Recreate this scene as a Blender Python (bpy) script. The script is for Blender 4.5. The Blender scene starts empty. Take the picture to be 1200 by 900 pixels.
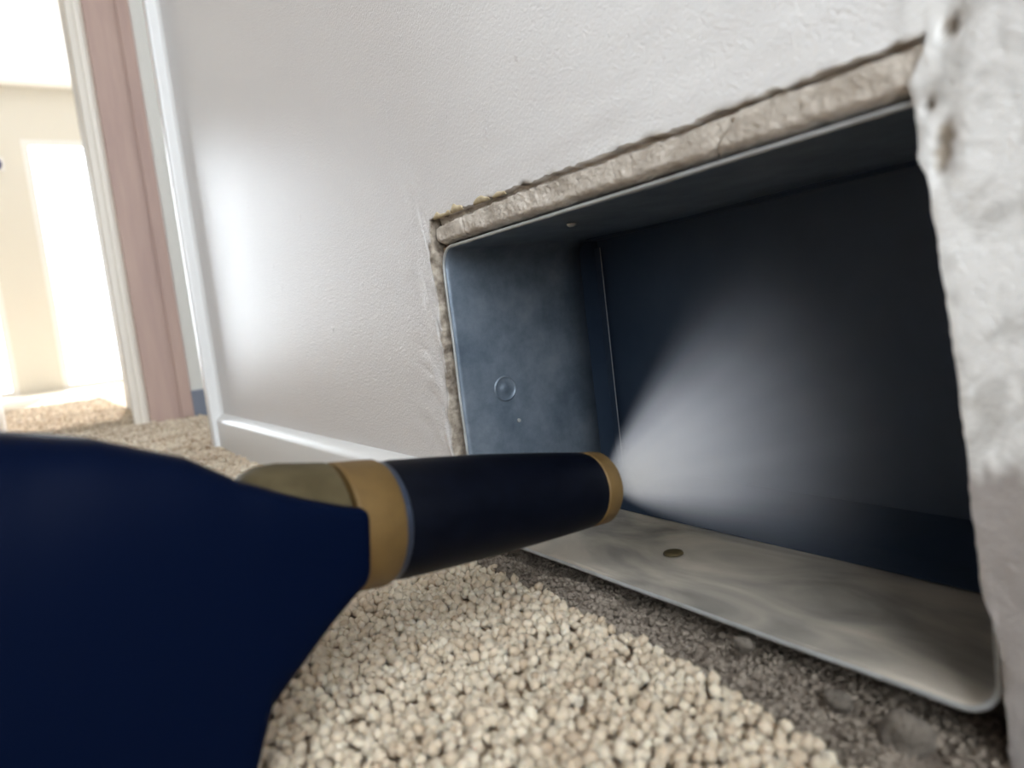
import bpy, bmesh, math, random
import numpy as np
from mathutils import Matrix, Vector

random.seed(7); rng = np.random.default_rng(7)
scene = bpy.context.scene
COL = scene.collection

# ------------------------------------------------------------------ camera
cam_d = bpy.data.cameras.new('camera'); cam = bpy.data.objects.new('camera', cam_d); COL.objects.link(cam)
cam_d.sensor_width = 36.0; cam_d.lens = 850.0 / 1200.0 * 36.0
cam_d.clip_start = 0.01; cam_d.clip_end = 60
Rt = Vector((0.5453, 0.8298, -0.1186)); Up = Vector((-0.0128, 0.1498, 0.9886))
Rt.normalize(); Bk = Rt.cross(Up).normalized(); Up = Bk.cross(Rt).normalized()
cam.matrix_world = Matrix(((Rt.x, Up.x, Bk.x, 0.0), (Rt.y, Up.y, Bk.y, -0.244), (Rt.z, Up.z, Bk.z, 0.172), (0, 0, 0, 1)))
cam_d.dof.use_dof = True; cam_d.dof.focus_distance = 0.52; cam_d.dof.aperture_fstop = 7.0
scene.camera = cam

# ------------------------------------------------------------------ world daylight and exposure
world = bpy.data.worlds.new('daylight'); scene.world = world; world.use_nodes = True
bgn = world.node_tree.nodes['Background']
bgn.inputs['Color'].default_value = (0.87, 0.94, 1.0, 1); bgn.inputs['Strength'].default_value = 7.5
vs = scene.view_settings
vs.view_transform = 'Standard'; vs.look = 'None'; vs.gamma = 1.0; vs.use_curve_mapping = False; vs.exposure = 0.62
scene.cycles.volume_bounces = 6

def portal(name, loc, rot, sx, sy):
    l = bpy.data.lights.new(name, 'AREA'); l.shape = 'RECTANGLE'; l.size = sx; l.size_y = sy
    l.cycles.is_portal = True
    o = bpy.data.objects.new(name, l); COL.objects.link(o); o.location = loc; o.rotation_euler = rot
XE = -7.0          # end wall
YO = -1.7          # opposite wall
WIN1 = (-0.10, 1.50, 0.0, 2.03)      # end wall glass door (y0, y1, z0, z1)
WIN2 = (-1.60, -0.40, 0.0, 2.03)     # second glass door in the end wall
XR = 0.55                            # right-hand wall
FILL_WIN3 = (-1.25, -0.08, 0.20, 1.60)    # unseen window added in the right-hand wall to light the duct wall (y0, y1, z0, z1)
FILL_WIN4 = (-1.75, -0.35, 0.80, 2.10)     # unseen window added to light the room behind the doorway
H = math.pi / 2
portal('daylight_portal', (XE - .05, (WIN1[0] + WIN1[1]) / 2, 1.015), (0, -H, 0), 2.03, 1.6)
portal('daylight_portal', (XE - .05, (WIN2[0] + WIN2[1]) / 2, 1.015), (0, -H, 0), 2.03, 1.20)
portal('daylight_portal', (XR + .05, (FILL_WIN3[0] + FILL_WIN3[1]) / 2, (FILL_WIN3[2] + FILL_WIN3[3]) / 2), (0, H, 0), FILL_WIN3[3] - FILL_WIN3[2], FILL_WIN3[1] - FILL_WIN3[0])
portal('daylight_portal', ((FILL_WIN4[0] + FILL_WIN4[1]) / 2, 2.56, 1.45), (-H, 0, 0), 1.4, 1.3)
sun_d = bpy.data.lights.new('sun', 'SUN'); sun_d.energy = 10.0; sun_d.angle = math.radians(.6); sun_d.color = (1, .97, .94)
sun = bpy.data.objects.new('sun', sun_d); COL.objects.link(sun)
sun.rotation_euler = Vector((0.92, -0.10, -0.385)).to_track_quat('-Z', 'Y').to_euler()

# ------------------------------------------------------------------ helpers
def noise1(x, seed, sc):
    """smooth value noise in 1D"""
    x = np.asarray(x, float) / sc; i = np.floor(x).astype(int); t = x - i; t = t * t * (3 - 2 * t)
    h = lambda k: np.modf(np.abs(np.sin(k * 12.9898 + seed * 78.233) * 43758.5453))[0] * 2 - 1
    return h(i) * (1 - t) + h(i + 1) * t
def noise2(x, y, seed, sc):
    x = np.asarray(x, float) / sc; y = np.asarray(y, float) / sc
    i = np.floor(x).astype(int); j = np.floor(y).astype(int); u = x - i; v = y - j
    u = u * u * (3 - 2 * u); v = v * v * (3 - 2 * v)
    h = lambda a, b: np.modf(np.abs(np.sin(a * 12.9898 + b * 78.233 + seed * 37.719) * 43758.5453))[0] * 2 - 1
    return (h(i, j) * (1 - u) + h(i + 1, j) * u) * (1 - v) + (h(i, j + 1) * (1 - u) + h(i + 1, j + 1) * u) * v
def fbm2(x, y, seed, sc, n=3):
    return sum(noise2(x, y, seed + k, sc / 2 ** k) / 2 ** k for k in range(n))
def sstep(a, b, x):
    t = np.clip((np.asarray(x, float) - a) / (b - a), 0, 1); return t * t * (3 - 2 * t)

def props(o, label=None, cat=None, group=None, kind=None):
    if label: o['label'] = label
    if cat: o['category'] = cat
    if group: o['group'] = group
    if kind: o['kind'] = kind
    return o
def mesh_obj(name, verts, faces, m, parent=None, smooth=False, sharp=None):
    me = bpy.data.meshes.new(name); me.from_pydata([tuple(map(float, v)) for v in verts], [], [tuple(int(i) for i in f) for f in faces]); me.update()
    if m: me.materials.append(m)
    if smooth: me.polygons.foreach_set('use_smooth', [True] * len(me.polygons))
    if smooth and sharp: me.set_sharp_from_angle(angle=math.radians(sharp))
    o = bpy.data.objects.new(name, me); COL.objects.link(o)
    if parent: o.parent = parent
    return o
def empty(name, loc=(0, 0, 0)):
    o = bpy.data.objects.new(name, None); COL.objects.link(o); o.location = loc; o.empty_display_size = .05; return o
def box(name, x0, x1, y0, y1, z0, z1, m, parent=None, bevel=0.0, seg=2):
    bm = bmesh.new(); bmesh.ops.create_cube(bm, size=1)
    for v in bm.verts:
        v.co = Vector(((x0 + x1) / 2 + v.co.x * (x1 - x0), (y0 + y1) / 2 + v.co.y * (y1 - y0), (z0 + z1) / 2 + v.co.z * (z1 - z0)))
    if bevel: bmesh.ops.bevel(bm, geom=bm.edges[:], offset=bevel, segments=seg, affect='EDGES', profile=.5)
    me = bpy.data.meshes.new(name); bm.to_mesh(me); bm.free(); me.materials.append(m)
    o = bpy.data.objects.new(name, me); COL.objects.link(o)
    if parent: o.parent = parent
    return o
def extrude_profile(name, prof, axis, a0, a1, m, parent=None, smooth=False):
    """prof: closed 2D polygon; axis 'x' -> prof is (y,z); axis 'z' -> prof is (x,y)"""
    n = len(prof); vs_ = []
    for a in (a0, a1):
        for p in prof:
            vs_.append((a, p[0], p[1]) if axis == 'x' else (p[0], p[1], a))
    fs = [(i, (i + 1) % n, n + (i + 1) % n, n + i) for i in range(n)] + [tuple(range(n))[::-1], tuple(range(n, 2 * n))]
    o = mesh_obj(name, vs_, fs, m, parent, smooth, 40)
    bm = bmesh.new(); bm.from_mesh(o.data); bmesh.ops.recalc_face_normals(bm, faces=bm.faces[:]); bm.to_mesh(o.data); bm.free()
    return o
def lathe(name, org, axis, prof, m, parent=None, n=64, sharp=35):
    """prof: list of (t along axis, radius)"""
    axis = np.array(axis, float); axis /= np.linalg.norm(axis)
    e1 = np.cross(axis, [0, 0, 1.]); e1 /= np.linalg.norm(e1); e2 = np.cross(e1, axis)
    V, F = [], []
    for t, r in prof:
        for k in range(n):
            th = 2 * math.pi * k / n
            V.append(np.array(org) + axis * t + (e1 * math.cos(th) + e2 * math.sin(th)) * max(r, 1e-5))
    for i in range(len(prof) - 1):
        for k in range(n):
            F.append((i * n + k, i * n + (k + 1) % n, (i + 1) * n + (k + 1) % n, (i + 1) * n + k))
    o = mesh_obj(name, V, F, m, parent, True, sharp)
    bm = bmesh.new(); bm.from_mesh(o.data); bmesh.ops.recalc_face_normals(bm, faces=bm.faces[:]); bm.to_mesh(o.data); bm.free()
    return o

# ------------------------------------------------------------------ materials
def mat(name, col, rough=.5, metal=0., var=None, vscale=20., vdetail=4., bump=0., bscale=300., bdetail=2., bdist=.001, spec=.5, stretch=None, coat=0.):
    m = bpy.data.materials.new(name); m.use_nodes = True; nt = m.node_tree; N = nt.nodes; Lk = nt.links
    b = N['Principled BSDF']; b.inputs['Base Color'].default_value = (*col, 1)
    b.inputs['Roughness'].default_value = rough; b.inputs['Metallic'].default_value = metal
    b.inputs['Specular IOR Level'].default_value = spec; b.inputs['Coat Weight'].default_value = coat
    tc = N.new('ShaderNodeTexCoord'); src = tc.outputs['Object']
    if stretch:
        mp = N.new('ShaderNodeMapping'); mp.inputs['Scale'].default_value = stretch; Lk.new(src, mp.inputs['Vector']); src = mp.outputs['Vector']
    if var:
        nz = N.new('ShaderNodeTexNoise'); nz.inputs['Scale'].default_value = vscale; nz.inputs['Detail'].default_value = vdetail; nz.inputs['Roughness'].default_value = .6
        Lk.new(src, nz.inputs['Vector'])
        cr = N.new('ShaderNodeValToRGB'); cr.color_ramp.elements[0].position = .36; cr.color_ramp.elements[1].position = .66
        cr.color_ramp.elements[0].color = (*col, 1); cr.color_ramp.elements[1].color = (*var, 1)
        Lk.new(nz.outputs['Fac'], cr.inputs['Fac']); Lk.new(cr.outputs['Color'], b.inputs['Base Color'])
    if bump:
        nb = N.new('ShaderNodeTexNoise'); nb.inputs['Scale'].default_value = bscale; nb.inputs['Detail'].default_value = bdetail
        Lk.new(src, nb.inputs['Vector'])
        bp = N.new('ShaderNodeBump'); bp.inputs['Strength'].default_value = bump; bp.inputs['Distance'].default_value = bdist
        Lk.new(nb.outputs['Fac'], bp.inputs['Height']); Lk.new(bp.outputs['Normal'], b.inputs['Normal'])
    return m

def wall_paint():
    m = mat('wall_paint', (.675, .645, .63), .28, spec=.40)
    nt = m.node_tree; N = nt.nodes; Lk = nt.links; b = N['Principled BSDF']; tc = [n for n in N if n.type == 'TEX_COORD'][0]
    # satin paint: roller orange peel at two sizes
    n1 = N.new('ShaderNodeTexNoise'); n1.inputs['Scale'].default_value = 520; n1.inputs['Detail'].default_value = 1.0; n1.inputs['Distortion'].default_value = .6
    n2 = N.new('ShaderNodeTexNoise'); n2.inputs['Scale'].default_value = 60; n2.inputs['Detail'].default_value = 2
    Lk.new(tc.outputs['Object'], n1.inputs['Vector']); Lk.new(tc.outputs['Object'], n2.inputs['Vector'])
    b1 = N.new('ShaderNodeBump'); b1.inputs['Strength'].default_value = .8; b1.inputs['Distance'].default_value = .0006
    b2 = N.new('ShaderNodeBump'); b2.inputs['Strength'].default_value = .12; b2.inputs['Distance'].default_value = .002
    Lk.new(n1.outputs['Fac'], b1.inputs['Height']); Lk.new(n2.outputs['Fac'], b2.inputs['Height'])
    Lk.new(b2.outputs['Normal'], b1.inputs['Normal']); Lk.new(b1.outputs['Normal'], b.inputs['Normal'])
    # vertex attribute 'bare' (0 paint, 1 bare broken plaster), 'skim' (white filler)
    at = N.new('ShaderNodeAttribute'); at.attribute_name = 'bare'
    a2 = N.new('ShaderNodeAttribute'); a2.attribute_name = 'skim'
    a3 = N.new('ShaderNodeAttribute'); a3.attribute_name = 'low_patch'
    nz = N.new('ShaderNodeTexNoise'); nz.inputs['Scale'].default_value = 140; nz.inputs['Detail'].default_value = 5; Lk.new(tc.outputs['Object'], nz.inputs['Vector'])
    br = N.new('ShaderNodeValToRGB'); br.color_ramp.elements[0].color = (.13, .10, .075, 1); br.color_ramp.elements[1].color = (.42, .36, .29, 1)
    br.color_ramp.elements[0].position = .35; br.color_ramp.elements[1].position = .65
    Lk.new(nz.outputs['Fac'], br.inputs['Fac'])
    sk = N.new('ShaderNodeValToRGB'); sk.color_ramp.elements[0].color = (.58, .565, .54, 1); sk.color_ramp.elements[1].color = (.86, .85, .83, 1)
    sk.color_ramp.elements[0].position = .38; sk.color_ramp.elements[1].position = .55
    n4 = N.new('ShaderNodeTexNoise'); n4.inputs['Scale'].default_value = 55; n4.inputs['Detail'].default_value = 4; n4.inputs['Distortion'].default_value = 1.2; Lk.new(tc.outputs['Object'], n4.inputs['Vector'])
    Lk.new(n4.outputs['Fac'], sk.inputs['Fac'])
    def mix(fac, A, B):
        x = N.new('ShaderNodeMix'); x.data_type = 'RGBA'
        Lk.new(fac, x.inputs[0])
        if isinstance(A, tuple): x.inputs[6].default_value = A
        else: Lk.new(A, x.inputs[6])
        if isinstance(B, tuple): x.inputs[7].default_value = B
        else: Lk.new(B, x.inputs[7])
        return x.outputs[2]
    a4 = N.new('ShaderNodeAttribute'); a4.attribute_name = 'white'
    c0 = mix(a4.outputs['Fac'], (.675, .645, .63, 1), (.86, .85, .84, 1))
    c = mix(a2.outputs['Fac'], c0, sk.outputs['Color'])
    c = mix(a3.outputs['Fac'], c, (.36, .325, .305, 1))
    c = mix(at.outputs['Fac'], c, br.outputs['Color'])
    Lk.new(c, b.inputs['Base Color'])
    rr = N.new('ShaderNodeMath'); rr.operation = 'MULTIPLY_ADD'; rr.inputs[1].default_value = .4; rr.inputs[2].default_value = .28; rr.use_clamp = True
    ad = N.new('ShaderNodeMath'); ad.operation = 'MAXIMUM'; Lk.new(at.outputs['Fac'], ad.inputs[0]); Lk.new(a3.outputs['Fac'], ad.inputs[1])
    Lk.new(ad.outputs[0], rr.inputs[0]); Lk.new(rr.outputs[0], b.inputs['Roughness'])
    return m
M_wall = wall_paint()
M_trim = mat('trim_paint', (.74, .73, .715), .32, bump=.15, bscale=60, bdist=.001)
M_cream = mat('cream_wall', (.70, .68, .62), .6, bump=.1, bscale=200)
M_taupe = mat('taupe_wall', (.20, .18, .165), .7)  # unseen walls toned dark to cut bounced light
M_white = mat('ceiling_white', (.82, .81, .79), .8)
M_grey = mat('closet_wall', (.50, .50, .51), .6)
M_jamb = mat('bare_wood_jamb', (.44, .30, .255), .55, var=(.50, .35, .29), vscale=6, stretch=(6, 6, .6), bump=.1, bscale=40)
M_bluebase = mat('blue_grey_baseboard', (.20, .22, .27), .5)
M_casing2 = mat('cream_casing', (.84, .77, .67), .45)
M_wood = mat('framing_wood', (.20, .135, .08), .8, var=(.30, .21, .13), vscale=30, stretch=(1, 1, .15), bump=.3, bscale=90)
M_sub = mat('subfloor', (.17, .145, .12), .9, var=(.26, .225, .185), vscale=60, bump=.5, bscale=250, bdist=.002)
M_gyp = mat('bare_gypsum', (.68, .615, .54), .9, var=(.45, .39, .325), vscale=90, vdetail=6, bump=.7, bscale=420, bdetail=4, bdist=.002)
M_paper = mat('torn_paper', (.60, .50, .33), .9, var=(.45, .36, .23), vscale=120, bump=.4, bscale=300)
M_glass = bpy.data.materials.new('window_glass'); M_glass.use_nodes = True
_nt = M_glass.node_tree; _nt.nodes.remove(_nt.nodes['Principled BSDF'])
_tr = _nt.nodes.new('ShaderNodeBsdfTransparent'); _gl = _nt.nodes.new('ShaderNodeBsdfGlossy'); _gl.inputs['Roughness'].default_value = .02
_mx = _nt.nodes.new('ShaderNodeMixShader'); _mx.inputs[0].default_value = .06
_nt.links.new(_tr.outputs[0], _mx.inputs[1]); _nt.links.new(_gl.outputs[0], _mx.inputs[2]); _nt.links.new(_mx.outputs[0], _nt.nodes['Material Output'].inputs['Surface'])
M_frame = mat('window_frame_white', (.8, .8, .79), .4)
M_navy = mat('navy_plastic', (.0008, .0030, .0135), .5, bump=.12, bscale=500, bdist=.0004, spec=.03)
M_rubber = mat('black_rubber', (.0010, .0016, .0042), .5, var=(.002, .003, .007), vscale=120, bump=.1, bscale=260, bdist=.0004, spec=.08)
M_brass = mat('brass', (.16, .094, .028), .6, .3, var=(.125, .072, .022), vscale=60)
M_brass_dull = mat('dull_olive_brass', (.055, .042, .020), .6, .0, var=(.085, .066, .034), vscale=50, spec=.12)
M_steel = mat('blue_steel', (.04, .052, .08), .35, .6)
M_dark = mat('nozzle_dark', (.01, .01, .012), .6)
M_device = mat('device_blue', (.02, .03, .12), .4)

def galvanised():
    m = mat('galvanised_sheet', (.20, .235, .27), .42, .55)
    nt = m.node_tree; N = nt.nodes; Lk = nt.links; b = N['Principled BSDF']; tc = [n for n in N if n.type == 'TEX_COORD'][0]
    nz = N.new('ShaderNodeTexNoise'); nz.inputs['Scale'].default_value = 32; nz.inputs['Detail'].default_value = 6; nz.inputs['Roughness'].default_value = .65; Lk.new(tc.outputs['Object'], nz.inputs['Vector'])
    c1 = N.new('ShaderNodeValToRGB'); c1.color_ramp.elements[0].position = .35; c1.color_ramp.elements[1].position = .7
    c1.color_ramp.elements[0].color = (.095, .125, .162, 1); c1.color_ramp.elements[1].color = (.215, .25, .295, 1)
    Lk.new(nz.outputs['Fac'], c1.inputs['Fac'])
    # settled dust: an attribute set on the duct floor
    at = N.new('ShaderNodeAttribute'); at.attribute_name = 'dust'
    n2 = N.new('ShaderNodeTexNoise'); n2.inputs['Scale'].default_value = 16; n2.inputs['Detail'].default_value = 7; n2.inputs['Distortion'].default_value = .8
    mp = N.new('ShaderNodeMapping'); mp.inputs['Scale'].default_value = (.7, 1.6, 1); Lk.new(tc.outputs['Object'], mp.inputs['Vector']); Lk.new(mp.outputs['Vector'], n2.inputs['Vector'])
    r2 = N.new('ShaderNodeValToRGB'); r2.color_ramp.elements[0].position = .33; r2.color_ramp.elements[1].position = .62
    r2.color_ramp.elements[0].color = (.20, .185, .165, 1); r2.color_ramp.elements[1].color = (.52, .46, .38, 1)
    Lk.new(n2.outputs['Fac'], r2.inputs['Fac'])
    x = N.new('ShaderNodeMix'); x.data_type = 'RGBA'; Lk.new(at.outputs['Fac'], x.inputs[0]); Lk.new(c1.outputs['Color'], x.inputs[6]); Lk.new(r2.outputs['Color'], x.inputs[7])
    Lk.new(x.outputs[2], b.inputs['Base Color'])
    q = N.new('ShaderNodeMath'); q.operation = 'MULTIPLY_ADD'; q.inputs[1].default_value = -.3; q.inputs[2].default_value = .32; Lk.new(at.outputs['Fac'], q.inputs[0]); Lk.new(q.outputs[0], b.inputs['Metallic'])
    q2 = N.new('ShaderNodeMath'); q2.operation = 'MULTIPLY_ADD'; q2.inputs[1].default_value = .35; q2.inputs[2].default_value = .42; Lk.new(at.outputs['Fac'], q2.inputs[0]); Lk.new(q2.outputs[0], b.inputs['Roughness'])
    bp = N.new('ShaderNodeBump'); bp.inputs['Strength'].default_value = .12; bp.inputs['Distance'].default_value = .002; Lk.new(nz.outputs['Fac'], bp.inputs['Height']); Lk.new(bp.outputs['Normal'], b.inputs['Normal'])
    return m
M_galv = galvanised()
M_hem = mat('cut_sheet_edge', (.46, .47, .47), .45, .3, var=(.36, .36, .35), vscale=60)
M_backsheet = mat('shade_toned_sheet', (.020, .036, .066), .5, .1, var=(.034, .052, .085), vscale=14, bump=.1, bscale=80)  # galvanised back of the duct, its interior shade put into the colour

def carpet_mat(attr=True):
    m = mat('carpet_yarn', (.55, .47, .385), .95, spec=.15)
    nt = m.node_tree; N = nt.nodes; Lk = nt.links; b = N['Principled BSDF']; tc = [n for n in N if n.type == 'TEX_COORD'][0]
    at = N.new('ShaderNodeAttribute'); at.attribute_name = 'tone'
    cr = N.new('ShaderNodeValToRGB'); e = cr.color_ramp.elements
    e[0].position = 0; e[0].color = (.36, .25, .17, 1); e[1].position = 1; e[1].color = (.80, .70, .555, 1)
    k = cr.color_ramp.elements.new(.4); k.color = (.60, .48, .352, 1)
    Lk.new(at.outputs['Fac'], cr.inputs['Fac']); Lk.new(cr.outputs['Color'], b.inputs['Base Color'])
    nz = N.new('ShaderNodeTexNoise'); b.inputs['Subsurface Weight'].default_value = .35; b.inputs['Subsurface Radius'].default_value = (1, .8, .6); b.inputs['Subsurface Scale'].default_value = .002
    nz.inputs['Scale'].default_value = 1500; nz.inputs['Detail'].default_value = 2; Lk.new(tc.outputs['Object'], nz.inputs['Vector'])
    bp = N.new('ShaderNodeBump'); bp.inputs['Strength'].default_value = .8; bp.inputs['Distance'].default_value = .0012; Lk.new(nz.outputs['Fac'], bp.inputs['Height']); Lk.new(bp.outputs['Normal'], b.inputs['Normal'])
    return m
M_carpet = carpet_mat()
M_dust = mat('grey_dust', (.20, .162, .13), 1., var=(.35, .295, .24), vscale=130, vdetail=6, bump=.8, bscale=500, bdetail=4, bdist=.002, spec=.1)
M_chunk = mat('plaster_chunk', (.19, .16, .13), .95, var=(.12, .10, .08), vscale=110, bump=1., bscale=300, bdetail=5, bdist=.003)

# ------------------------------------------------------------------ structure: the wall with the duct opening
CASE_IN, CASE_OUT = -1.338, -1.280       # near door casing
LB = -0.4605                              # left edge of opening, about
left_pts = [(0.0, -.4745), (.078, -.4705), (.129, -.4672), (.172, -.4650), (.203, -.4652), (.236, -.4650), (.2455, -.4605)]
right_pts = [(.2455, -.1200), (.238, -.1215), (.2300, -.1270), (.2197, -.1250), (.2064, -.1248), (.1975, -.1222), (.177, -.1205), (.147, -.1180), (.12, -.1166), (.092, -.1155), (.066, -.1140), (.05, -.1105), (.015, -.1085), (0.0, -.1080)]
def interp(pts, z):
    p = sorted(pts); return np.interp(z, [a for a, _ in p], [b for _, b in p])
nL, nT, nR = 260, 380, 260
zl = np.linspace(0, .2455, nL); xl = interp(left_pts, zl) + noise1(zl, 3, .006) * .0007 + noise1(zl, 4, .0021) * .0004
xt = np.linspace(xl[-1], -.1200, nT + 2)[1:-1]
zt = .2450 + .0012 * np.sin(xt * 9) + noise1(xt, 5, .012) * .0009 + noise1(xt, 6, .0035) * .0006
zr = np.linspace(.2455, 0, nR); xr = interp(right_pts, zr) + noise1(zr, 8, .011) * .0004 + noise1(zr, 9, .003) * .0003
ox = np.concatenate([xl, xt, xr]); oz = np.concatenate([zl, zt, zr])
# matching points on an outer rectangle and on the full wall
RX0, RX1, RZ = -.62, .03, .37
WX0, WX1, WZ = CASE_IN, XR, 2.44
def rect(x0, x1, zt_):
    tl = np.linspace(0, 1, nL); tt = np.linspace(0, 1, nT + 2)[1:-1]; tr_ = np.linspace(0, 1, nR)
    return (np.concatenate([np.full(nL, x0), x0 + (x1 - x0) * tt, np.full(nR, x1)]), np.concatenate([zt_ * tl, np.full(nT, zt_), zt_ * (1 - tr_)]))
rx, rz = rect(RX0, RX1, RZ); wx, wz = rect(WX0, WX1, WZ)
d = np.hypot(rx - ox, rz - oz)
offs = [0, .0006, .0014, .0025, .004, .006, .0085, .0115, .015, .019, .024, .030, .037, .046, .058, .075, .095, None]
rows = []
P = len(ox)
rows.append((ox + np.where(ox < -.3, .0, 0), np.full(P, .0127), oz))           # back edge of the cut
for of in offs:
    t = np.ones(P) if of is None else np.minimum(of / d, .999)
    rows.append((ox + (rx - ox) * t, np.zeros(P), oz + (rz - oz) * t))
rows.append((wx, np.zeros(P), wz))
V, F = [], []
bare, skim, low_patch, white = [], [], [], []
for r, (x, y, z) in enumerate(rows):
    x = np.array(x); y = np.array(y, float); z = np.array(z)
    bsh = np.zeros(P); sk = np.zeros(P); st = np.zeros(P); wh = np.zeros(P)
    if r == 0: bsh[:] = 1
    elif r < len(rows) - 1:
        k = r - 1; of = offs[k] if offs[k] is not None else .12
        fade = max(0, 1 - of / .09)
        right = sstep(-.135, -.118, x)
        left = 1 - sstep(-.47, -.445, x)
        # smeared filler, thick at the right of the hole
        y -= right * fade * (.0008 * (fbm2(x, z, 21, .020, 3) + .35) + .0003 * np.abs(noise2(x, z * .5, 25, .007)))
        # paint ridges running down beside the left edge
        y -= left * fade * .0009 * np.abs(noise2(x * 1.0 + .22 * z, z * .12, 31, .0055)) * 1.6
        y -= left * fade * .0006 * fbm2(x, z, 33, .012, 2)
        # soft waviness above the hole
        y -= (1 - right) * (1 - left) * fade * .0006 * noise2(x * .35, z, 36, .012)
        # rolled-out paint lip at the very edge
        if k <= 1: y += .0012 * (k == 0)
        sk = np.maximum(right * fade, .55 * sstep(.255, .300, z) * 0)
        # broken spots along the edge
        edge = max(0, 1 - of / .0035)
        bsh = np.clip(edge * (noise1(np.arange(P), 41, 14) + .15) * 1.5, 0, 1) * (1 - right * .6)
        # gouge in the right-hand edge
        g = np.exp(-(((x + .1170 - (z - .212) * .12) / .0030) ** 2) * 1.2 - ((z - .2085) / .0105) ** 2 * 1.4)
        g2 = np.exp(-((x + .1135) / .0024) ** 2 - ((z - .2425) / .0035) ** 2)
        g3 = np.exp(-((x + .1212) / .0014) ** 2 - ((z - .2220) / .003) ** 2)
        gg = np.clip(np.maximum(np.maximum(g, g2), g3 * .8), 0, 1)
        y += .0035 * gg; bsh = np.maximum(bsh, sstep(.25, .6, gg))
        # darker, rougher patch low on the right
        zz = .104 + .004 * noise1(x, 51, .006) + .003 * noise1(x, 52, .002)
        # white touch-up streaks round the hole, plus the wall's light falloff put into colour
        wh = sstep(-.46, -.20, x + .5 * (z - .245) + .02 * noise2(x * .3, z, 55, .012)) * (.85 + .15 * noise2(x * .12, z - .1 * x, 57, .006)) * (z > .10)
        if k <= 1: bsh = np.maximum(bsh, (x < -.44) * (1 - .5 * k))
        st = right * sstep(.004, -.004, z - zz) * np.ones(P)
    V += list(zip(x, y, z)); bare += list(bsh); skim += list(sk); low_patch += list(st); white += list(wh)
    if r:
        a = (r - 1) * P
        for i in range(P - 1): F.append((a + i, a + P + i, a + P + i + 1, a + i + 1))
def add_attr(o, name, vals):
    at = o.data.attributes.new(name, 'FLOAT', 'POINT'); at.data.foreach_set('value', np.asarray(vals, dtype=np.float32))
def fix_normals(o, point_to):
    """flip the mesh so that its first big face looks along point_to"""
    me = o.data
    s = sum(Vector(p.normal).dot(point_to) * p.area for p in me.polygons)
    if s < 0: me.flip_normals()
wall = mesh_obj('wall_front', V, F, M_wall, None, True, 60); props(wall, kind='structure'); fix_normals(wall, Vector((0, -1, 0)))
add_attr(wall, 'bare', bare); add_attr(wall, 'skim', skim); add_attr(wall, 'low_patch', low_patch); add_attr(wall, 'white', white)

# pits, pimples and a long scratch in the paint (world x, z, length, angle from vertical, width)
marks = [(-.5085, .336, .048, -.02, .0008), (-.4700, .388, .0055, .1, .0010), (-.4715, .374, .004, 0, .0009), (-.3364, .3126, .0048, -.25, .0014), (-.42, .306, .004, .1, .0010),
         (-.375, .287, .020, .12, .0008), (-.93, .345, .008, 0, .0012), (-.86, .262, .007, .1, .0012), (-.84, .235, .007, .3, .0012), (-.69, .180, .006, 0, .0012), (-.52, .104, .006, .1, .0012), (-.60, .215, .005, .2, .0010), (-.74, .298, .007, .1, .0012), (-.80, .305, .005, .1, .0012)]
Vm, Fm = [], []
for (x, z, ln, an, w) in marks:
    n = 8; base = len(Vm)
    for i in range(n + 1):
        t = i / n; s = math.sin(math.pi * t) ** .5
        cx = x + math.sin(an) * ln * (t - .5) + .0003 * math.sin(t * 9 + x * 50); cz = z + math.cos(an) * ln * (t - .5)
        for q, h in ((-1, 0.), (-.45, .0003), (.45, .0003), (1, 0.)):
            Vm.append((cx + q * w * s, -.0001 - h * s, cz))
    for i in range(n):
        for q in range(3):
            a = base + i * 4 + q; Fm.append((a, a + 1, a + 5, a + 4))
pm = mesh_obj('paint_flaw', Vm, Fm, M_wall, wall, True); props(pm, kind='stuff'); fix_normals(pm, Vector((0, -1, 0)))

# exposed gypsum strip above the duct, recessed behind the paper, with a groove over it
nx, nz_ = 420, 28
gx = np.linspace(-.4570, -.1190, nx); V, F = [], []
for j in range(nz_ + 1):
    tz = j / nz_
    for i, x in enumerate(gx):
        ztop = .2478; zgr = .2418 + .0007 * float(noise1(x, 61, .014)) + .0006 * float(noise1(x, 62, .004)) - .0026 * float(sstep(-.40, -.455, x))
        zbot = .2272 + .0004 * float(noise1(x, 63, .006))
        z = zbot + (ztop - zbot) * tz
        prof = .0070 * (1 - min(1, tz * 5)) ** 2 + .0048 * float(sstep(zgr - .0006, zgr + .0008, z))
        y = .0012 + prof + .0006 * float(fbm2(x, z, 64, .006, 3)) * (1 - .6 * float(sstep(-.36, -.2, x))) + .0007 * float(noise2(x * .3, z, 67, .007))
        crack = abs(x + .419 - .0006 * float(noise1(z, 68, .003)))
        if crack < .0016: y += .004 * (1 - crack / .0016)
        crack = abs(x + .205 - (z - .232) * 1.2)
        if crack < .0012 and tz < .6: y += .003 * (1 - crack / .0012)
        V.append((x, y, z))
for j in range(nz_):
    for i in range(nx - 1):
        a = j * nx + i; F.append((a, a + 1, a + nx + 1, a + nx))
gyp = mesh_obj('gypsum_strip', V, F, M_gyp, wall, True); fix_normals(gyp, Vector((0, -1, 0)))
sol = gyp.modifiers.new('t', 'SOLIDIFY'); sol.thickness = .008; sol.offset = -1
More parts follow.
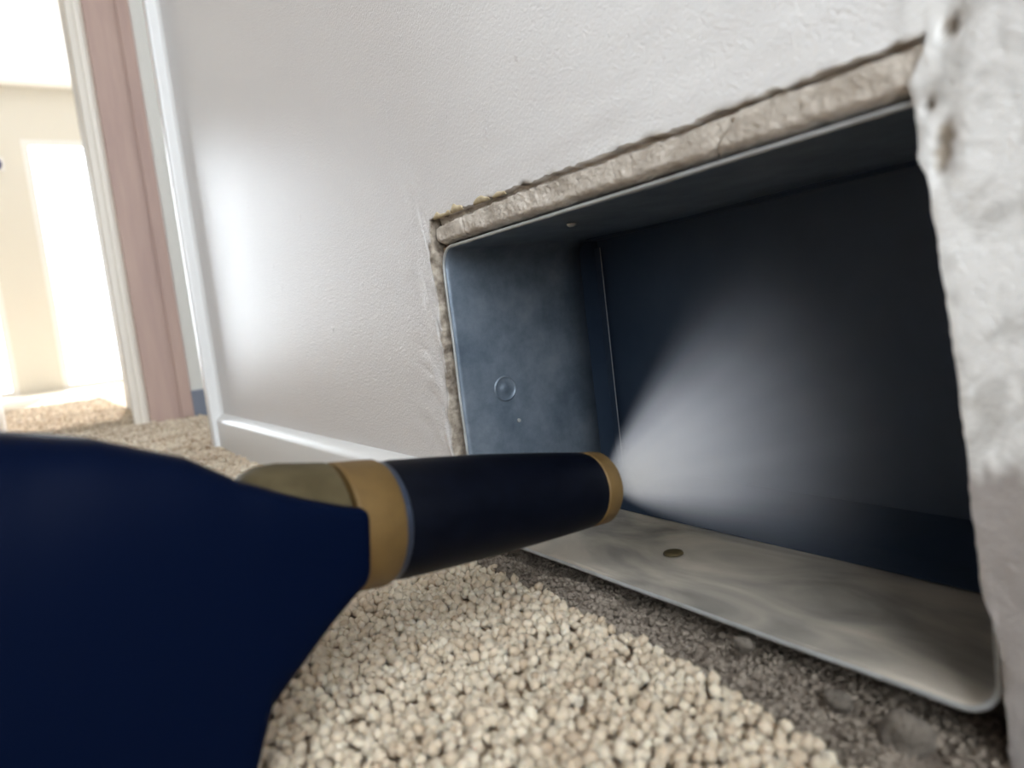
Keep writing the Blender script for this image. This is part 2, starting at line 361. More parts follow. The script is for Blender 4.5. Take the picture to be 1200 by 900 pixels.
# torn tan paper flakes on the left end of the top edge
for (x0, x1, h0) in ((-.4545, -.4300, .0040), (-.4290, -.4130, .0058), (-.3990, -.3800, .0036), (-.3760, -.362, .0024)):
    n = 26; V, F = [], []
    for i in range(n + 1):
        t = i / n; x = x0 + (x1 - x0) * t
        h = h0 * (math.sin(math.pi * t) ** .4) * (.7 + .5 * float(noise1(x, 71, .006)))
        zb = .2446 + .0012 * math.sin(x * 9)
        V += [(x, -.0002, zb - .0010), (x, -.0011, zb + h * .5), (x, -.0004, zb + h)]
    for i in range(n):
        for q in range(2): a = i * 3 + q; F.append((a, a + 3, a + 4, a + 1))
    fl = mesh_obj('torn_paper', V, F, M_paper, wall, True); fix_normals(fl, Vector((0, -1, 0)))
    fl.modifiers.new('t', 'SOLIDIFY').thickness = .0006

# framing round the duct behind the wall board
for nm, b in (('stud', (-.530, -.4625, .0130, .160, -.0, 2.40)), ('stud', (-.1045, -.060, .0130, .160, -.0, 2.40)), ('header', (-.4625, -.1045, .0130, .160, .2320, .270))):
    box(nm, *b, M_wood, wall)
box('backing_board', -.53, -.06, .160, .172, 0, .30, M_wood, wall)
# strips that close the slits beside and below the duct
box('shim', -.4622, -.4570, .0085, .1590, .010, .226, M_wood, wall)

# ------------------------------------------------------------------ floor, ceiling, other walls
fl = box('floor', XE, 1.6, YO, 3.0, -.05, 0.0, M_sub); props(fl, kind='structure')
ce = box('ceiling', XE, 1.6, YO, 3.0, 2.44, 2.50, M_white); props(ce, kind='structure')
def window(name, axis, pos, w, mull):
    a0, a1, z0_, z1_ = w; r = empty(name, ((pos, (a0 + a1) / 2, z0_) if axis == 'x' else ((a0 + a1) / 2, pos, z0_))); props(r, kind='structure')
    M_ = Matrix.Translation(-Vector(r.location))
    def bx(nm, u0, u1, y0, y1, q0, q1, m):
        o = box(nm, *((y0, y1, u0, u1) if axis == 'x' else (u0, u1, y0, y1)), q0, q1, m, r); o.data.transform(M_)
    f = .05
    bx('window_frame', a0, a0 + f, pos - .03, pos + .03, z0_, z1_, M_frame); bx('window_frame', a1 - f, a1, pos - .03, pos + .03, z0_, z1_, M_frame)
    bx('window_frame', a0 + f, a1 - f, pos - .03, pos + .03, z0_, z0_ + f, M_frame); bx('window_frame', a0 + f, a1 - f, pos - .03, pos + .03, z1_ - f, z1_, M_frame)
    am = (a0 + a1) / 2
    if mull: bx('mullion', am - .03, am + .03, pos - .025, pos + .025, z0_ + f, z1_ - f, M_frame)
    for u0, u1 in (((a0 + f, am - .03), (am + .03, a1 - f)) if mull else ((a0 + f, a1 - f),)):
        bx('pane', u0, u1, pos - .004, pos + .004, z0_ + f, z1_ - f, M_glass)
def panel_wall(name, axis, pos, a0, a1, holes, m, th=.1, z1=2.44):
    """wall of boxes round rectangular holes; axis 'x' = plane x=pos spanning y"""
    holes = sorted(holes); root = None; cur = a0; boxes = []
    for (h0, h1, hz0, hz1) in holes:
        boxes.append((cur, h0, 0, z1))
        if hz0 > 0: boxes.append((h0, h1, 0, hz0))
        boxes.append((h0, h1, hz1, z1)); cur = h1
    boxes.append((cur, a1, 0, z1))
    bm = bmesh.new()
    for (u0, u1, z0_, z1_) in boxes:
        r = bmesh.ops.create_cube(bm, size=1)
        for v in r['verts']:
            uu = (u0 + u1) / 2 + v.co.x * (u1 - u0); zz = (z0_ + z1_) / 2 + v.co.z * (z1_ - z0_); tt = v.co.y * th
            v.co = Vector((pos + tt, uu, zz)) if axis == 'x' else Vector((uu, pos + tt, zz))
    me = bpy.data.meshes.new(name); bm.to_mesh(me); bm.free(); me.materials.append(m)
    o = bpy.data.objects.new(name, me); COL.objects.link(o); return props(o, kind='structure')
panel_wall('wall_end', 'x', XE - .05, YO, 3.0, [WIN2, WIN1], M_cream)
panel_wall('wall_opposite', 'y', YO - .05, XE, 1.6, [], M_taupe)
panel_wall('wall_right', 'x', XR + .05, YO, .3, [FILL_WIN3], M_taupe)
panel_wall('wall_far_side', 'y', 3.05, XE, -2.9, [], M_cream)
props(box('wall_beyond_door', -3.0, -2.075, 0.0, .115, 0, 2.44, M_cream), kind='structure')
props(box('wall_return', -3.0, -2.885, .115, 3.0, 0, 2.44, M_cream), kind='structure')
props(box('wall_header', -2.075, CASE_IN, .0, .115, 2.06, 2.44, M_wall), kind='structure')
# bright room seen through the doorway
props(box('wall_room_side', -2.16, -2.075, .115, 2.45, 0, 2.44, M_grey), kind='structure')
panel_wall('wall_room_back', 'y', 2.5, -2.16, .2, [FILL_WIN4], M_grey)
props(box('wall_room_near', .10, .15, .18, 2.45, 0, 2.44, M_grey), kind='structure')
props(box('wall_back', CASE_IN, .10, .172, .18, 0, 2.44, M_grey), kind='structure')
window('fill_window_4', 'y', 2.48, FILL_WIN4, True)
props(box('baseboard_closet', -2.075, -2.062, .0775, .60, 0, .078, M_bluebase, bevel=.002), kind='structure')

window('window_1', 'x', XE - .03, WIN1, True)
window('window_2', 'x', XE - .03, WIN2, True)
window('fill_window_3', 'x', XR + .03, FILL_WIN3, False)

# doorway: far jamb with stop, far casing, near casing
dr = empty('door_1', (-2.06, .03, 0)); props(dr, kind='structure')
def dpart(o): o.data.transform(Matrix.Translation(-Vector(dr.location))); o.parent = dr; return o
dpart(box('jamb', -2.075, -2.058, -.0265, .0775, 0, 2.05, M_jamb, bevel=.0015))
dpart(box('door_stop', -2.058, -2.0535, .0475, .0770, 0, 2.04, M_jamb, bevel=.0015))
dpart(extrude_profile('casing', [(-2.066, -.0275), (-2.060, -.0440), (-2.064, -.0500), (-2.066, -.0620), (-2.078, -.0650), (-2.122, -.0600), (-2.130, -.020), (-2.130, .0)], 'z', 0, 2.11, M_casing2))
dpart(extrude_profile('casing', [(CASE_IN, .0), (CASE_IN, -.0120), (CASE_IN + .003, -.0150), (CASE_OUT - .004, -.0205), (CASE_OUT - .0006, -.0185), (CASE_OUT, -.0160), (CASE_OUT, -.0045), (CASE_OUT + .005, -.0010), (CASE_OUT + .012, 0.0)], 'z', 0, 2.11, M_trim))
dpart(box('jamb', CASE_IN - .004, CASE_IN + .010, .0005, .115, 0, 2.05, M_jamb))

# baseboard from the casing to the opening
bbp = [(0, 0), (-.0120, 0), (-.0125, .002), (-.0125, .0560), (-.0118, .0590), (-.0085, .0625), (-.0030, .0672), (0, .0680)]
bb = extrude_profile('baseboard_left', bbp, 'x', CASE_OUT, -.4775, M_trim, smooth=True); props(bb, kind='structure')
# white door standing open beyond, only its edge in view
d2 = props(box('door_2', -2.62, -1.90, -.385, -.350, .012, 2.03, M_trim, bevel=.002), kind='structure')

# ------------------------------------------------------------------ air duct in the opening
DX0, DX1, DZ0, DZ1, DR = -.4545, -.1118, .0205, .2240, .0135
def rrect(x0, x1, z0_, z1_, r, n=10, edge=40):
    pts = []
    for cx, cz, a0 in ((x1 - r, z1_ - r, 0), (x0 + r, z1_ - r, 90), (x0 + r, z0_ + r, 180), (x1 - r, z0_ + r, 270)):
        for k in range(n + 1):
            a = math.radians(a0 + 90 * k / n); pts.append((cx + r * math.cos(a), cz + r * math.sin(a)))
    out = []
    for i in range(len(pts)):
        p, q = pts[i], pts[(i + 1) % len(pts)]; L_ = math.hypot(q[0] - p[0], q[1] - p[1]); m_ = max(1, int(L_ / .012))
        for k in range(m_): out.append((p[0] + (q[0] - p[0]) * k / m_, p[1] + (q[1] - p[1]) * k / m_))
    return out
duct = empty('air_duct', ((DX0 + DX1) / 2, 0, DZ0)); DSH = .0035; props(duct, 'galvanised sheet metal air duct set in the broken opening of the wall', 'duct')
DL = Matrix.Translation(-Vector(duct.location))
def dp(o): o.data.transform(Matrix.Translation((0, DSH, 0)) @ DL); o.parent = duct; return o
sec = rrect(DX0, DX1, DZ0, DZ1, DR); n = len(sec)
ys = [0.0, .004, .012, .03, .05, .075, .100, .122]
V, F, dust = [], [], []
for y in ys:
    for (x, z) in sec:
        V.append((x + .0005 * math.sin(y * 60 + x * 20), y, z + .0006 * math.sin(x * 31 + y * 25)))
        dust.append(float(sstep(DZ0 + .006, DZ0 + .001, z)))
for j in range(len(ys) - 1):
    for i in range(n): F.append((j * n + i, j * n + (i + 1) % n, (j + 1) * n + (i + 1) % n, (j + 1) * n + i))
body = mesh_obj('duct_body', V, F, M_galv, None, True, 50)
s = 0
for p in body.data.polygons:
    c = p.center; s += Vector(p.normal).dot(Vector(((DX0 + DX1) / 2 - c.x, 0, (DZ0 + DZ1) / 2 - c.z))) * p.area
if s < 0: body.data.flip_normals()
add_attr(body, 'dust', dust)
md = body.modifiers.new('t', 'SOLIDIFY'); md.thickness = .0009; md.offset = -1
dp(body)
# rolled hem round the mouth
V, F = [], []; mR = 8
cx, cz = (DX0 + DX1) / 2, (DZ0 + DZ1) / 2
for i, (x, z) in enumerate(sec):
    p0 = sec[i - 1]; p1 = sec[(i + 1) % n]; tx, tz = p1[0] - p0[0], p1[1] - p0[1]; L_ = math.hypot(tx, tz); nx_, nz2 = tz / L_, -tx / L_
    wv = .0002 * math.sin(x * 70) + .0002 * math.sin(z * 90)
    for k in range(mR):
        a = 2 * math.pi * k / mR
        V.append((x + nx_ * (.0011 * math.cos(a) + .0006), -.0006 + wv + .0010 * math.sin(a), z + nz2 * (.0011 * math.cos(a) + .0006)))
for i in range(n):
    for k in range(mR): F.append((i * mR + k, i * mR + (k + 1) % mR, ((i + 1) % n) * mR + (k + 1) % mR, ((i + 1) % n) * mR + k))
hem = mesh_obj('hem', V, F, M_hem, None, True); bmx = bmesh.new(); bmx.from_mesh(hem.data); bmesh.ops.recalc_face_normals(bmx, faces=bmx.faces[:]); bmx.to_mesh(hem.data); bmx.free(); dp(hem)
# back: dark sheet, recessed side strip, turned-up floor flange, bright seam edge
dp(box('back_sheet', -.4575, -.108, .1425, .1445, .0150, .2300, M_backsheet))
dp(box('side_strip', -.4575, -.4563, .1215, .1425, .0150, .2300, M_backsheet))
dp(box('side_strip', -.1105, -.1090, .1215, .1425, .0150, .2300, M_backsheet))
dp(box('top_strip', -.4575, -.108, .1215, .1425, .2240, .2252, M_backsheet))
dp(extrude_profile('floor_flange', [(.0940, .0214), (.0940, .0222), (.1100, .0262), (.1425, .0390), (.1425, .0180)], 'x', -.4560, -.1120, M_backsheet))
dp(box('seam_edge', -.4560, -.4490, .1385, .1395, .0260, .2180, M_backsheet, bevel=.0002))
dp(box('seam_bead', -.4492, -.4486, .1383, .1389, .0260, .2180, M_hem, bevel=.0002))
# pressed dimple on the left side, rivet on the floor, small screw in the top
def ring_dimple(name, c, axis, prof, m): return dp(lathe(name, c, axis, prof, m, None, 40, 60))
ring_dimple('pressed_dimple', (DX0 + .0002, .0375, .1195), (1, 0.001, 0), [(0.0, .0098), (.0009, .0088), (.0001, .0078), (.0001, .0040), (.0010, .0026), (.0012, .0014), (.0012, .00001)], M_galv)
ring_dimple('rivet', (-.3085, .0495, DZ0 + .0004), (0, 0.001, 1), [(0, .0060), (.0010, .0056), (.0016, .0036), (.0018, .00001)], M_brass_dull)
ring_dimple('screw', (-.352, .035, DZ1 - .0004), (0, 0.001, -1), [(0, .0030), (.0012, .0028), (.0020, .0016), (.0020, .00001)], M_hem)
ring_dimple('screw', (DX0 + .0003, .046, .094), (1, .001, 0), [(0, .0016), (.0009, .0014), (.0012, .00001)], M_hem)

# ------------------------------------------------------------------ carpet, dust and rubble
def carpet_edge(x):
    return np.interp(x, [-1.43, -.50, -.46, -.42, -.36, -.30, -.25, -.20, -.165, -.138, -.10, .05], [-.0135, -.0135, -.016, -.0205, -.0195, -.0225, -.0245, -.029, -.0345, -.0395, -.046, -.05]) + noise1(x, 81, .02) * .0022
bm = bmesh.new(); bmesh.ops.create_icosphere(bm, subdivisions=2, radius=1); bm.verts.ensure_lookup_table()
ico2 = np.array([v.co[:] for v in bm.verts]); ico2f = np.array([[v.index for v in f.verts] for f in bm.faces]); bm.free()
bm = bmesh.new(); bmesh.ops.create_icosphere(bm, subdivisions=1, radius=1); bm.verts.ensure_lookup_table()
ico1 = np.array([v.co[:] for v in bm.verts]); ico1f = np.array([[v.index for v in f.verts] for f in bm.faces]); bm.free()
_g = (1 + 5 ** .5) / 2
ico0 = np.array([(-1, _g, 0), (1, _g, 0), (-1, -_g, 0), (1, -_g, 0), (0, -1, _g), (0, 1, _g), (0, -1, -_g), (0, 1, -_g), (_g, 0, -1), (_g, 0, 1), (-_g, 0, -1), (-_g, 0, 1)], float) / (1 + _g * _g) ** .5
ico0f = np.array([(0, 11, 5), (0, 5, 1), (0, 1, 7), (0, 7, 10), (0, 10, 11), (1, 5, 9), (5, 11, 4), (11, 10, 2), (10, 7, 6), (7, 1, 8), (3, 9, 4), (3, 4, 2), (3, 2, 6), (3, 6, 8), (3, 8, 9), (4, 9, 5), (2, 4, 11), (6, 2, 10), (8, 6, 7), (9, 8, 1)])
def blobs(cx, cy, cz, rad, stretch, tmpl, tf, tone, lump=.22):
    n = len(cx); k = len(tmpl)
    th = rng.uniform(0, 2 * np.pi, n); ti = rng.normal(0, .22, n); tj = rng.normal(0, .22, n)
    ph = rng.uniform(0, 6.28, (n, 3))
    T = np.repeat(tmpl[None], n, 0)
    lum = 1 + lump * (np.sin(3.1 * T[..., 0] + ph[:, None, 0]) * np.sin(2.7 * T[..., 1] + ph[:, None, 1]) + .6 * np.sin(4.3 * T[..., 2] + ph[:, None, 2]))
    T = T * lum[..., None]
    T[..., 2] *= stretch[:, None]
    x = T[..., 0] * np.cos(th)[:, None] - T[..., 1] * np.sin(th)[:, None]; y = T[..., 0] * np.sin(th)[:, None] + T[..., 1] * np.cos(th)[:, None]; z = T[..., 2]
    x = x + z * ti[:, None]; y = y + z * tj[:, None]
    V = np.stack([cx[:, None] + x * rad[:, None], cy[:, None] + y * rad[:, None], cz[:, None] + z * rad[:, None]], -1).reshape(-1, 3)
    F = (tf[None] + (np.arange(n) * k)[:, None, None]).reshape(-1, 3)
    return V, F, np.repeat(tone, k)
def fast_mesh(name, parts, m, parent=None):
    Vs, Fs, Ts, b = [], [], [], 0
    for V, F, T in parts: Vs.append(V); Fs.append(F + b); Ts.append(T); b += len(V)
    V = np.concatenate(Vs); F = np.concatenate(Fs).astype(np.int32); T = np.concatenate(Ts)
    me = bpy.data.meshes.new(name); me.vertices.add(len(V)); me.vertices.foreach_set('co', V.astype(np.float32).ravel())
    me.loops.add(F.size); me.loops.foreach_set('vertex_index', F.ravel())
    me.polygons.add(len(F)); me.polygons.foreach_set('loop_start', np.arange(0, F.size, 3, dtype=np.int32))
    me.update(calc_edges=True); me.polygons.foreach_set('use_smooth', np.ones(len(F), dtype=bool))
    me.materials.append(m)
    o = bpy.data.objects.new(name, me); COL.objects.link(o)
    if parent: o.parent = parent
    add_attr(o, 'tone', T); return o
def scatter(x0, x1, y0, y1, sp, jit):
    gx, gy = np.meshgrid(np.arange(x0, x1, sp), np.arange(y0, y1, sp * .87)); gx = gx + (np.arange(gx.shape[0]) % 2)[:, None] * sp / 2
    gx = gx.ravel(); gy = gy.ravel(); return gx + rng.normal(0, jit * sp, len(gx)), gy + rng.normal(0, jit * sp, len(gx))
parts = []
x, y = scatter(-.60, .0, -.33, -.005, .0044, .32)
k = y < carpet_edge(x); x, y = x[k], y[k]; n = len(x)
h = .0098 + .0014 * noise2(x, y, 83, .018) + rng.normal(0, .0014, n)
tone = np.clip(.62 + .18 * noise2(x, y, 85, .012) + rng.normal(0, .12, n), .15, 1)
near = (y > -.24) & (x > -.47)
for msk, tm, tf in ((near, ico1, ico1f), (~near, ico0, ico0f)):
    parts.append(blobs(x[msk], y[msk], h[msk], rng.uniform(.0022, .0035, msk.sum()), rng.uniform(1.0, 1.35, msk.sum()), tm, tf, tone[msk], .12))
x, y = scatter(-4.2, -2.95, -.75, -.004, .0125, .32); n = len(x)
parts.append(blobs(x, y, .0085 + rng.normal(0, .0016, n), rng.uniform(.0055, .0085, n), rng.uniform(.5, .9, n), ico0, ico0f, np.clip(.5 + rng.normal(0, .18, n), 0, 1), .3))
x, y = scatter(-2.95, -.60, -.62, .10, .0074, .32)
k = (y < carpet_edge(x)) & ~((y > -.012) & ((x > CASE_IN) | (x < -2.05))); k |= (y > -.014) & (x < CASE_IN) & (x > -2.04); x, y = x[k], y[k]; n = len(x)
o = blobs(x, y, .0088 + rng.normal(0, .0016, n), rng.uniform(.0034, .0052, n), rng.uniform(.8, 1.3, n), ico0, ico0f, np.clip(.5 + .25 * noise2(x, y, 86, .03) + rng.normal(0, .18, n), 0, 1), .3)
parts.append(o)
x, y = scatter(-1.5, .12, -.80, -.32, .0074, .32); k = ~((y > -.62) & (x < -.60)) & ~((y > -.33) & (x < 0)); x, y = x[k], y[k]; n = len(x)
parts.append(blobs(x, y, .0088 + rng.normal(0, .0016, n), rng.uniform(.0034, .0052, n), rng.uniform(.8, 1.3, n), ico0, ico0f, np.clip(.55 + rng.normal(0, .15, n), 0, 1), .3))
x, y = scatter(0, .12, -.33, -.06, .0074, .32); n = len(x)
parts.append(blobs(x, y, .0088 + rng.normal(0, .0016, n), rng.uniform(.0034, .0052, n), rng.uniform(.8, 1.3, n), ico0, ico0f, np.clip(.55 + rng.normal(0, .15, n), 0, 1), .3))
# woven backing under the pile
gx = np.linspace(XE, 1.6, 260); V, F = [], []
gx = np.unique(np.concatenate([np.linspace(XE, -2.4, 20), np.linspace(-2.4, .05, 240), np.linspace(.05, 1.6, 8)])); e = carpet_edge(gx) - .0015
e = np.where((gx < CASE_IN) & (gx > -2.04), .11, e); e = np.where(gx <= -2.04, -.002, e); e = np.where(gx < -3.0, 2.98, e)
V = np.concatenate([np.stack([gx, np.full_like(gx, YO), np.full_like(gx, .0064)], 1), np.stack([gx, e - .004, np.full_like(gx, .0064)], 1), np.stack([gx, e, np.full_like(gx, .001)], 1)])
m_ = len(gx); F = []
for r in range(2):
    for i in range(m_ - 1):
        a = r * m_ + i; F += [(a, a + 1, a + m_ + 1), (a, a + m_ + 1, a + m_)]
parts.append((V, np.array(F), np.where(V[:, 0] < -2.9, .6, .12)))  # near backing toned dark: shade between the nubs put into its colour
carpet = fast_mesh('carpet', parts, M_carpet); props(carpet, 'beige nubby loop pile carpet covering the floor up to the wall', 'carpet', kind='stuff')

# fuzzy dust and underlay between the carpet edge and the duct
parts = []
gx = np.linspace(-.475, -.085, 420); gy = np.linspace(-.056, .0600, 120)
GX, GY = np.meshgrid(gx, gy)
GZ = .0030 + .0022 * fbm2(GX, GY, 91, .020, 4) + .0012 * noise2(GX, GY, 95, .0030) + .0007 * noise2(GX, GY, 96, .0015) + .0022 * np.exp(-((GY + .018) / .010) ** 2)
GZ = GZ + .0065 * sstep(-.19, -.33, GX) * sstep(.012, -.004, GY)
CE = carpet_edge(GX); GZ = GZ - .012 * sstep(CE + .0015, CE - .006, GY)
V = np.stack([GX, GY, GZ], -1).reshape(-1, 3); nxg = len(gx); F = []
for j in range(len(gy) - 1):
    for i in range(nxg - 1): a = j * nxg + i; F += [(a, a + 1, a + nxg + 1), (a, a + nxg + 1, a + nxg)]
parts.append((V, np.array(F), np.zeros(len(V))))
nn = 6000
x = rng.uniform(-.47, -.09, nn); y = rng.uniform(-.050, .030, nn)
z = .0046 + .0022 * fbm2(x, y, 91, .020, 4) + .0022 * np.exp(-((y + .018) / .010) ** 2) + .0065 * sstep(-.19, -.33, x) * sstep(.012, -.004, y)
kk = y > carpet_edge(x) - .001; x, y, z = x[kk], y[kk], z[kk]; nn = len(x)
parts.append(blobs(x, y, z, np.abs(rng.normal(0, .0007, nn)) + .0004, rng.uniform(.4, 1.2, nn), ico0, ico0f, rng.uniform(0, 1, nn), .25))
dust_o = fast_mesh('dust_strip', parts, M_dust); props(dust_o, 'grey brown fuzzy dust and grit strip between carpet edge and duct mouth', 'dust', kind='stuff')

def chunk(label, loc, sx, sy, sz, seed, m=M_chunk):
    V = ico2.copy(); q = 1 + .22 * np.sin(3.3 * V[:, 0] + seed) * np.sin(2.9 * V[:, 1] + 2 * seed) + .16 * np.sin(5.1 * V[:, 2] + seed * 3 + 2 * V[:, 0]) + .08 * np.sin(11 * V[:, 0] + 9 * V[:, 1] + seed)
    V = V * q[:, None] * np.array([sx, sy, sz])
    o = mesh_obj('plaster_chunk', V, ico2f, m, None, True); o.location = loc
    o.modifiers.new('s', 'SUBSURF').levels = 1; o.modifiers['s'].render_levels = 1
    props(o, label, 'rubble', 'loose plaster chunks at the duct mouth')
chunk('rounded grey plaster lump below the lower right corner of the duct', (-.1370, -.0110, .0100), .0105, .0075, .0085, 1.3)
chunk('small tan plaster crumb clinging to the middle of the duct sill', (-.2110, -.0045, .0168), .0048, .0032, .0042, 2.1)
chunk('flat dark plaster flake wedged under the sill, left of the grey lump', (-.1660, -.0050, .0085), .0058, .0046, .0044, 4.2)

# ------------------------------------------------------------------ spray gun
RING = np.array((-.2830, -.1405, .0945)); TIP = np.array((-.2965, -.0065, .0767))
A = TIP - RING; LG = np.linalg.norm(A); A /= LG; LG -= .0015
NN = np.cross(A, [0, 0, 1.]); NN /= np.linalg.norm(NN); UU = np.cross(NN, A)
gun = empty('spray_gun', (-.255, -.27, .012)); props(gun, 'navy blue handheld fogging sprayer with brass collar and black nozzle barrel', 'sprayer')
GL = Matrix.Translation(-Vector(gun.location))
def gp(o): o.data.transform(GL); o.parent = gun; return o
gp(lathe('brass_nut', RING, A, [(-.056, .00001), (-.0555, .0140), (-.0535, .0210), (-.0500, .0252), (-.0450, .0274), (-.0380, .0280), (-.019, .0266), (-.0180, .0240), (-.0165, .0225), (-.0165, .018)], M_brass_dull))
gp(lathe('brass_collar', RING, A, [(-.0160, .018), (-.0160, .0258), (-.0152, .0264), (.0020, .0262), (.0040, .0250), (.0040, .018)], M_brass))
gp(lathe('steel_washer', RING, A, [(.0038, .018), (.0038, .0249), (.0065, .0249), (.0072, .0240), (.0072, .018)], M_steel))
gp(lathe('barrel', RING, A, [(.0070, .016), (.0070, .0246), (.012, .0251), (.030, .0247), (.060, .0236), (.085, .0222), (.100, .0212), (.114, .0202), (.1215, .0196), (.1235, .0190), (.1235, .015)], M_rubber))
tipo = gp(lathe('nozzle_tip', RING, A, [(.1230, .012), (.1230, .0187), (.1240, .0195), (LG - .0015, .0191), (LG, .0180), (LG, .0110), (LG - .004, .0090), (LG - .006, .00001)], M_brass))
orf = lathe('orifice', RING, A, [(LG - .0055, .0080), (LG - .0010, .0070), (LG + .0002, .0040), (LG - .002, .0012), (LG - .002, .00001)], M_dark, None, 32); orf.data.transform(GL); orf.parent = tipo
# housing: rounded sections lofted along the axis
S = [-.215, -.205, -.180, -.150, -.1239, -.1012, -.0756, -.0600, -.0520, -.0490, -.0462, -.0380, -.0290, -.0230, -.0180, -.0155, -.0145]
UT = [.030, .041, .0475, .0470, .0456, .0422, .0330, .0230, .0195, .0182, .0170, .0140, .0112, .0094, .0082, .0076, .0066]
def ufloor(s): return (-.0785 + .1304 * s) / .9915
UB = []
for s in S:  # underside
    if s <= -.0550: u = ufloor(s) + .001
    else: u = np.interp(s, [-.0550, -.0543, -.0533, -.0451, -.0360, -.0275, -.0185, -.0155, -.0145], [ufloor(-.055), -.0690, -.0565, -.0470, -.0370, -.0283, -.0205, -.0185, -.0170])
    UB.append(u)
UB[0] += .012; UB[1] += .003
HW = [.020, .0270, .0310, .0315, .0315, .0310, .0305, .0302, .0300, .0298, .0296, .0292, .0288, .0284, .0280, .0276, .0268]
OFC = .002
# refine with interpolation
SS = np.array(sorted(set(list(np.linspace(-.215, -.0560, 40)) + list(np.linspace(-.0560, -.0440, 24)) + list(np.linspace(-.044, -.0145, 24)))))
V, F = [], []; nseg = 72
for s in SS:
    ut = np.interp(s, S, UT); ub = np.interp(s, S, UB); hw = np.interp(s, S, HW); c = (ut + ub) / 2; hh = (ut - ub) / 2
    for k in range(nseg):
        th = 2 * math.pi * k / nseg; ex = 2 / np.interp(s, [-.12, -.04], [3.2, 7.0])
        a = math.copysign(abs(math.cos(th)) ** ex, math.cos(th)) * hw; b = math.copysign(abs(math.sin(th)) ** ex, math.sin(th)) * hh
        tl = .18 * float(sstep(-.12, -.05, s)) * (a + OFC)
        V.append(RING + A * s + NN * (a + OFC) + UU * (c + b + (tl if b > 0 else tl * max(0, 1 + b / hh))))
m_ = len(SS)
for i in range(m_ - 1):
    for k in range(nseg): F.append((i * nseg + k, i * nseg + (k + 1) % nseg, (i + 1) * nseg + (k + 1) % nseg, (i + 1) * nseg + k))
F.append(tuple(range(nseg))[::-1]); F.append(tuple(range((m_ - 1) * nseg, m_ * nseg)))
hs = mesh_obj('housing', V, F, M_navy, None, True, 50)
bm = bmesh.new(); bm.from_mesh(hs.data); bmesh.ops.recalc_face_normals(bm, faces=bm.faces[:]); bm.to_mesh(hs.data); bm.free(); gp(hs)

# ------------------------------------------------------------------ spray mist (a real volume inside the duct)
MIST_T = np.array((-.2180, .070, .1110)); MD = MIST_T - TIP; MD /= np.linalg.norm(MD)
e1 = np.cross(MD, [0, 0, 1.]); e1 /= np.linalg.norm(e1); e2 = np.cross(e1, MD)
HALF = math.radians(47); V, F = [], []; nr, nk = 22, 40; o0 = TIP + A * .0015
for i in range(nr + 1):
    t = .20 * i / nr; rr = .004 + t * math.tan(HALF)
    for k in range(nk):
        th = 2 * math.pi * k / nk; p = o0 + MD * t + (e1 * math.cos(th) + e2 * math.sin(th)) * rr
        p = np.array((np.clip(p[0], DX0 + .004, DX1 - .004), np.clip(p[1], min(-.004 + .002, .1), .1360), np.clip(p[2], DZ0 + .004, DZ1 - .004))); V.append(p)
for i in range(nr):
    for k in range(nk): F.append((i * nk + k, i * nk + (k + 1) % nk, (i + 1) * nk + (k + 1) % nk, (i + 1) * nk + k))
F.append(tuple(range(nk))[::-1]); F.append(tuple(range(nr * nk, (nr + 1) * nk)))
M_mist = bpy.data.materials.new('water_mist'); M_mist.use_nodes = True; nt = M_mist.node_tree; Nn = nt.nodes; Lk = nt.links
Nn.remove(Nn['Principled BSDF'])
geo = Nn.new('ShaderNodeNewGeometry')
def vm(op, a, b=None):
    x = Nn.new('ShaderNodeVectorMath'); x.operation = op
    for i, s in enumerate((a, b)):
        if s is None: continue
        if isinstance(s, (tuple, list)): x.inputs[i].default_value = s
        else: Lk.new(s, x.inputs[i])
    return x
def mm(op, a, b=None, c=None):
    x = Nn.new('ShaderNodeMath'); x.operation = op
    for i, s in enumerate((a, b, c)):
        if s is None: continue
        if isinstance(s, (int, float)): x.inputs[i].default_value = s
        else: Lk.new(s, x.inputs[i])
    return x.outputs[0]
apex = TIP - A * .008
rel = vm('SUBTRACT', geo.outputs['Position'], tuple(apex)); r = vm('LENGTH', rel.outputs[0]).outputs['Value']
nd = vm('NORMALIZE', rel.outputs[0]); ca = vm('DOT_PRODUCT', nd.outputs[0], tuple(MD)).outputs['Value']
mr = Nn.new('ShaderNodeMapRange'); mr.interpolation_type = 'SMOOTHSTEP'; Lk.new(ca, mr.inputs['Value'])
mr.inputs['From Min'].default_value = math.cos(math.radians(43)); mr.inputs['From Max'].default_value = math.cos(math.radians(4))
nz = Nn.new('ShaderNodeTexNoise'); nz.inputs['Scale'].default_value = 9; nz.inputs['Detail'].default_value = 2; Lk.new(nd.outputs[0], nz.inputs['Vector'])
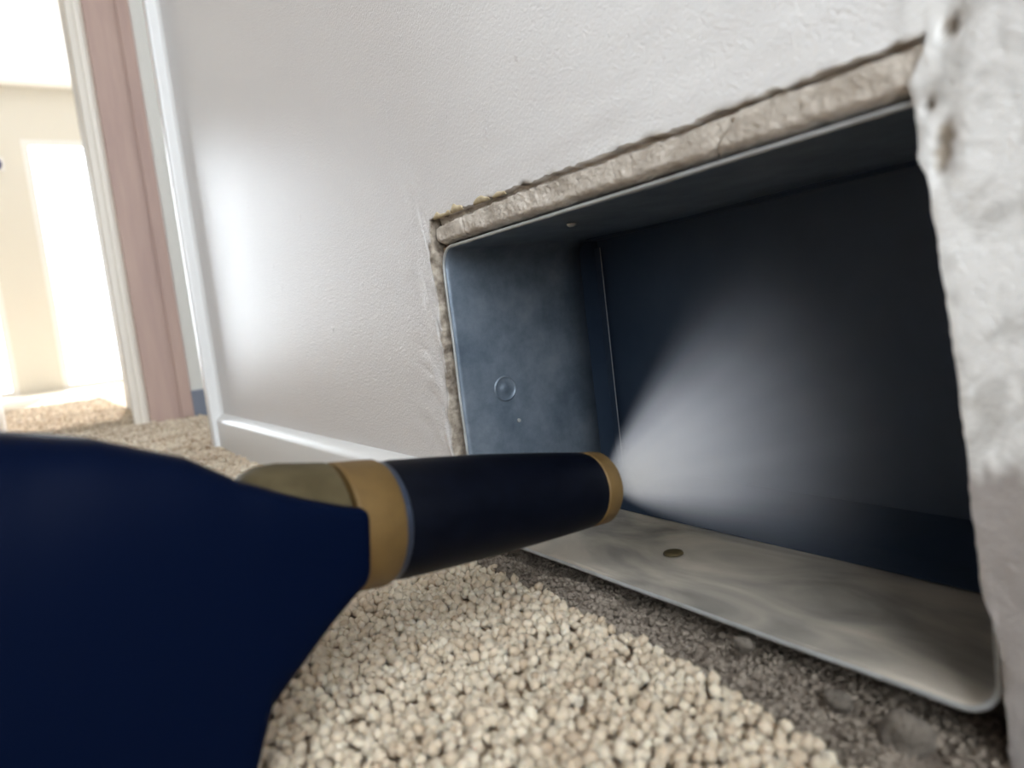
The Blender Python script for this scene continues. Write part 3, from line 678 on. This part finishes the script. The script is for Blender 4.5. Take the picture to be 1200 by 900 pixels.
n2 = Nn.new('ShaderNodeTexNoise'); n2.inputs['Scale'].default_value = 22; n2.inputs['Detail'].default_value = 3; Lk.new(geo.outputs['Position'], n2.inputs['Vector'])
st = mm('MULTIPLY_ADD', nz.outputs['Fac'], 1.3, .35); wi = mm('MULTIPLY_ADD', n2.outputs['Fac'], 1.2, .4)
den = mm('MULTIPLY', mm('POWER', r, -2.0), .115)
fr = Nn.new('ShaderNodeMapRange'); fr.interpolation_type = 'SMOOTHSTEP'; Lk.new(r, fr.inputs['Value']); fr.inputs['From Min'].default_value = .17; fr.inputs['From Max'].default_value = .03
den = mm('MULTIPLY', mm('MULTIPLY', den, mr.outputs[0]), mm('MULTIPLY', st, wi)); den = mm('MULTIPLY', den, fr.outputs[0])
vsn = Nn.new('ShaderNodeVolumeScatter'); vsn.inputs['Color'].default_value = (.84, .88, 1, 1); vsn.inputs['Anisotropy'].default_value = .0
Lk.new(den, vsn.inputs['Density']); Lk.new(vsn.outputs[0], Nn['Material Output'].inputs['Volume'])
mist = mesh_obj('spray_mist', V, F, M_mist); props(mist, 'pale cone of fine water mist blown from the nozzle into the duct', 'mist', kind='stuff')
bm = bmesh.new()
for v in V: bm.verts.new(v)
hull = bmesh.ops.convex_hull(bm, input=bm.verts[:])
bmesh.ops.delete(bm, geom=[g for g in hull['geom_interior'] if isinstance(g, bmesh.types.BMVert)], context='VERTS')
bmesh.ops.delete(bm, geom=[v for v in bm.verts if not v.link_faces], context='VERTS')
bmesh.ops.recalc_face_normals(bm, faces=bm.faces[:])
if bm.calc_volume(signed=True) < 0: bmesh.ops.reverse_faces(bm, faces=bm.faces[:])
bm.to_mesh(mist.data); bm.free()

# ------------------------------------------------------------------ small dark fixture on the end wall
fx = empty('wall_fixture', (XE, -.295, 1.83)); props(fx, 'small dark blue round fixture on the cream end wall between the bright glass doors', 'fixture')
p_ = box('back_plate', 0, .012, -.050, .062, -.058, .058, M_frame, fx, bevel=.004)
lathe('knob', (.012, 0, 0), (1, 0.001, 0), [(0, .048), (.020, .046), (.028, .036), (.030, .00001)], M_device, fx, 32)
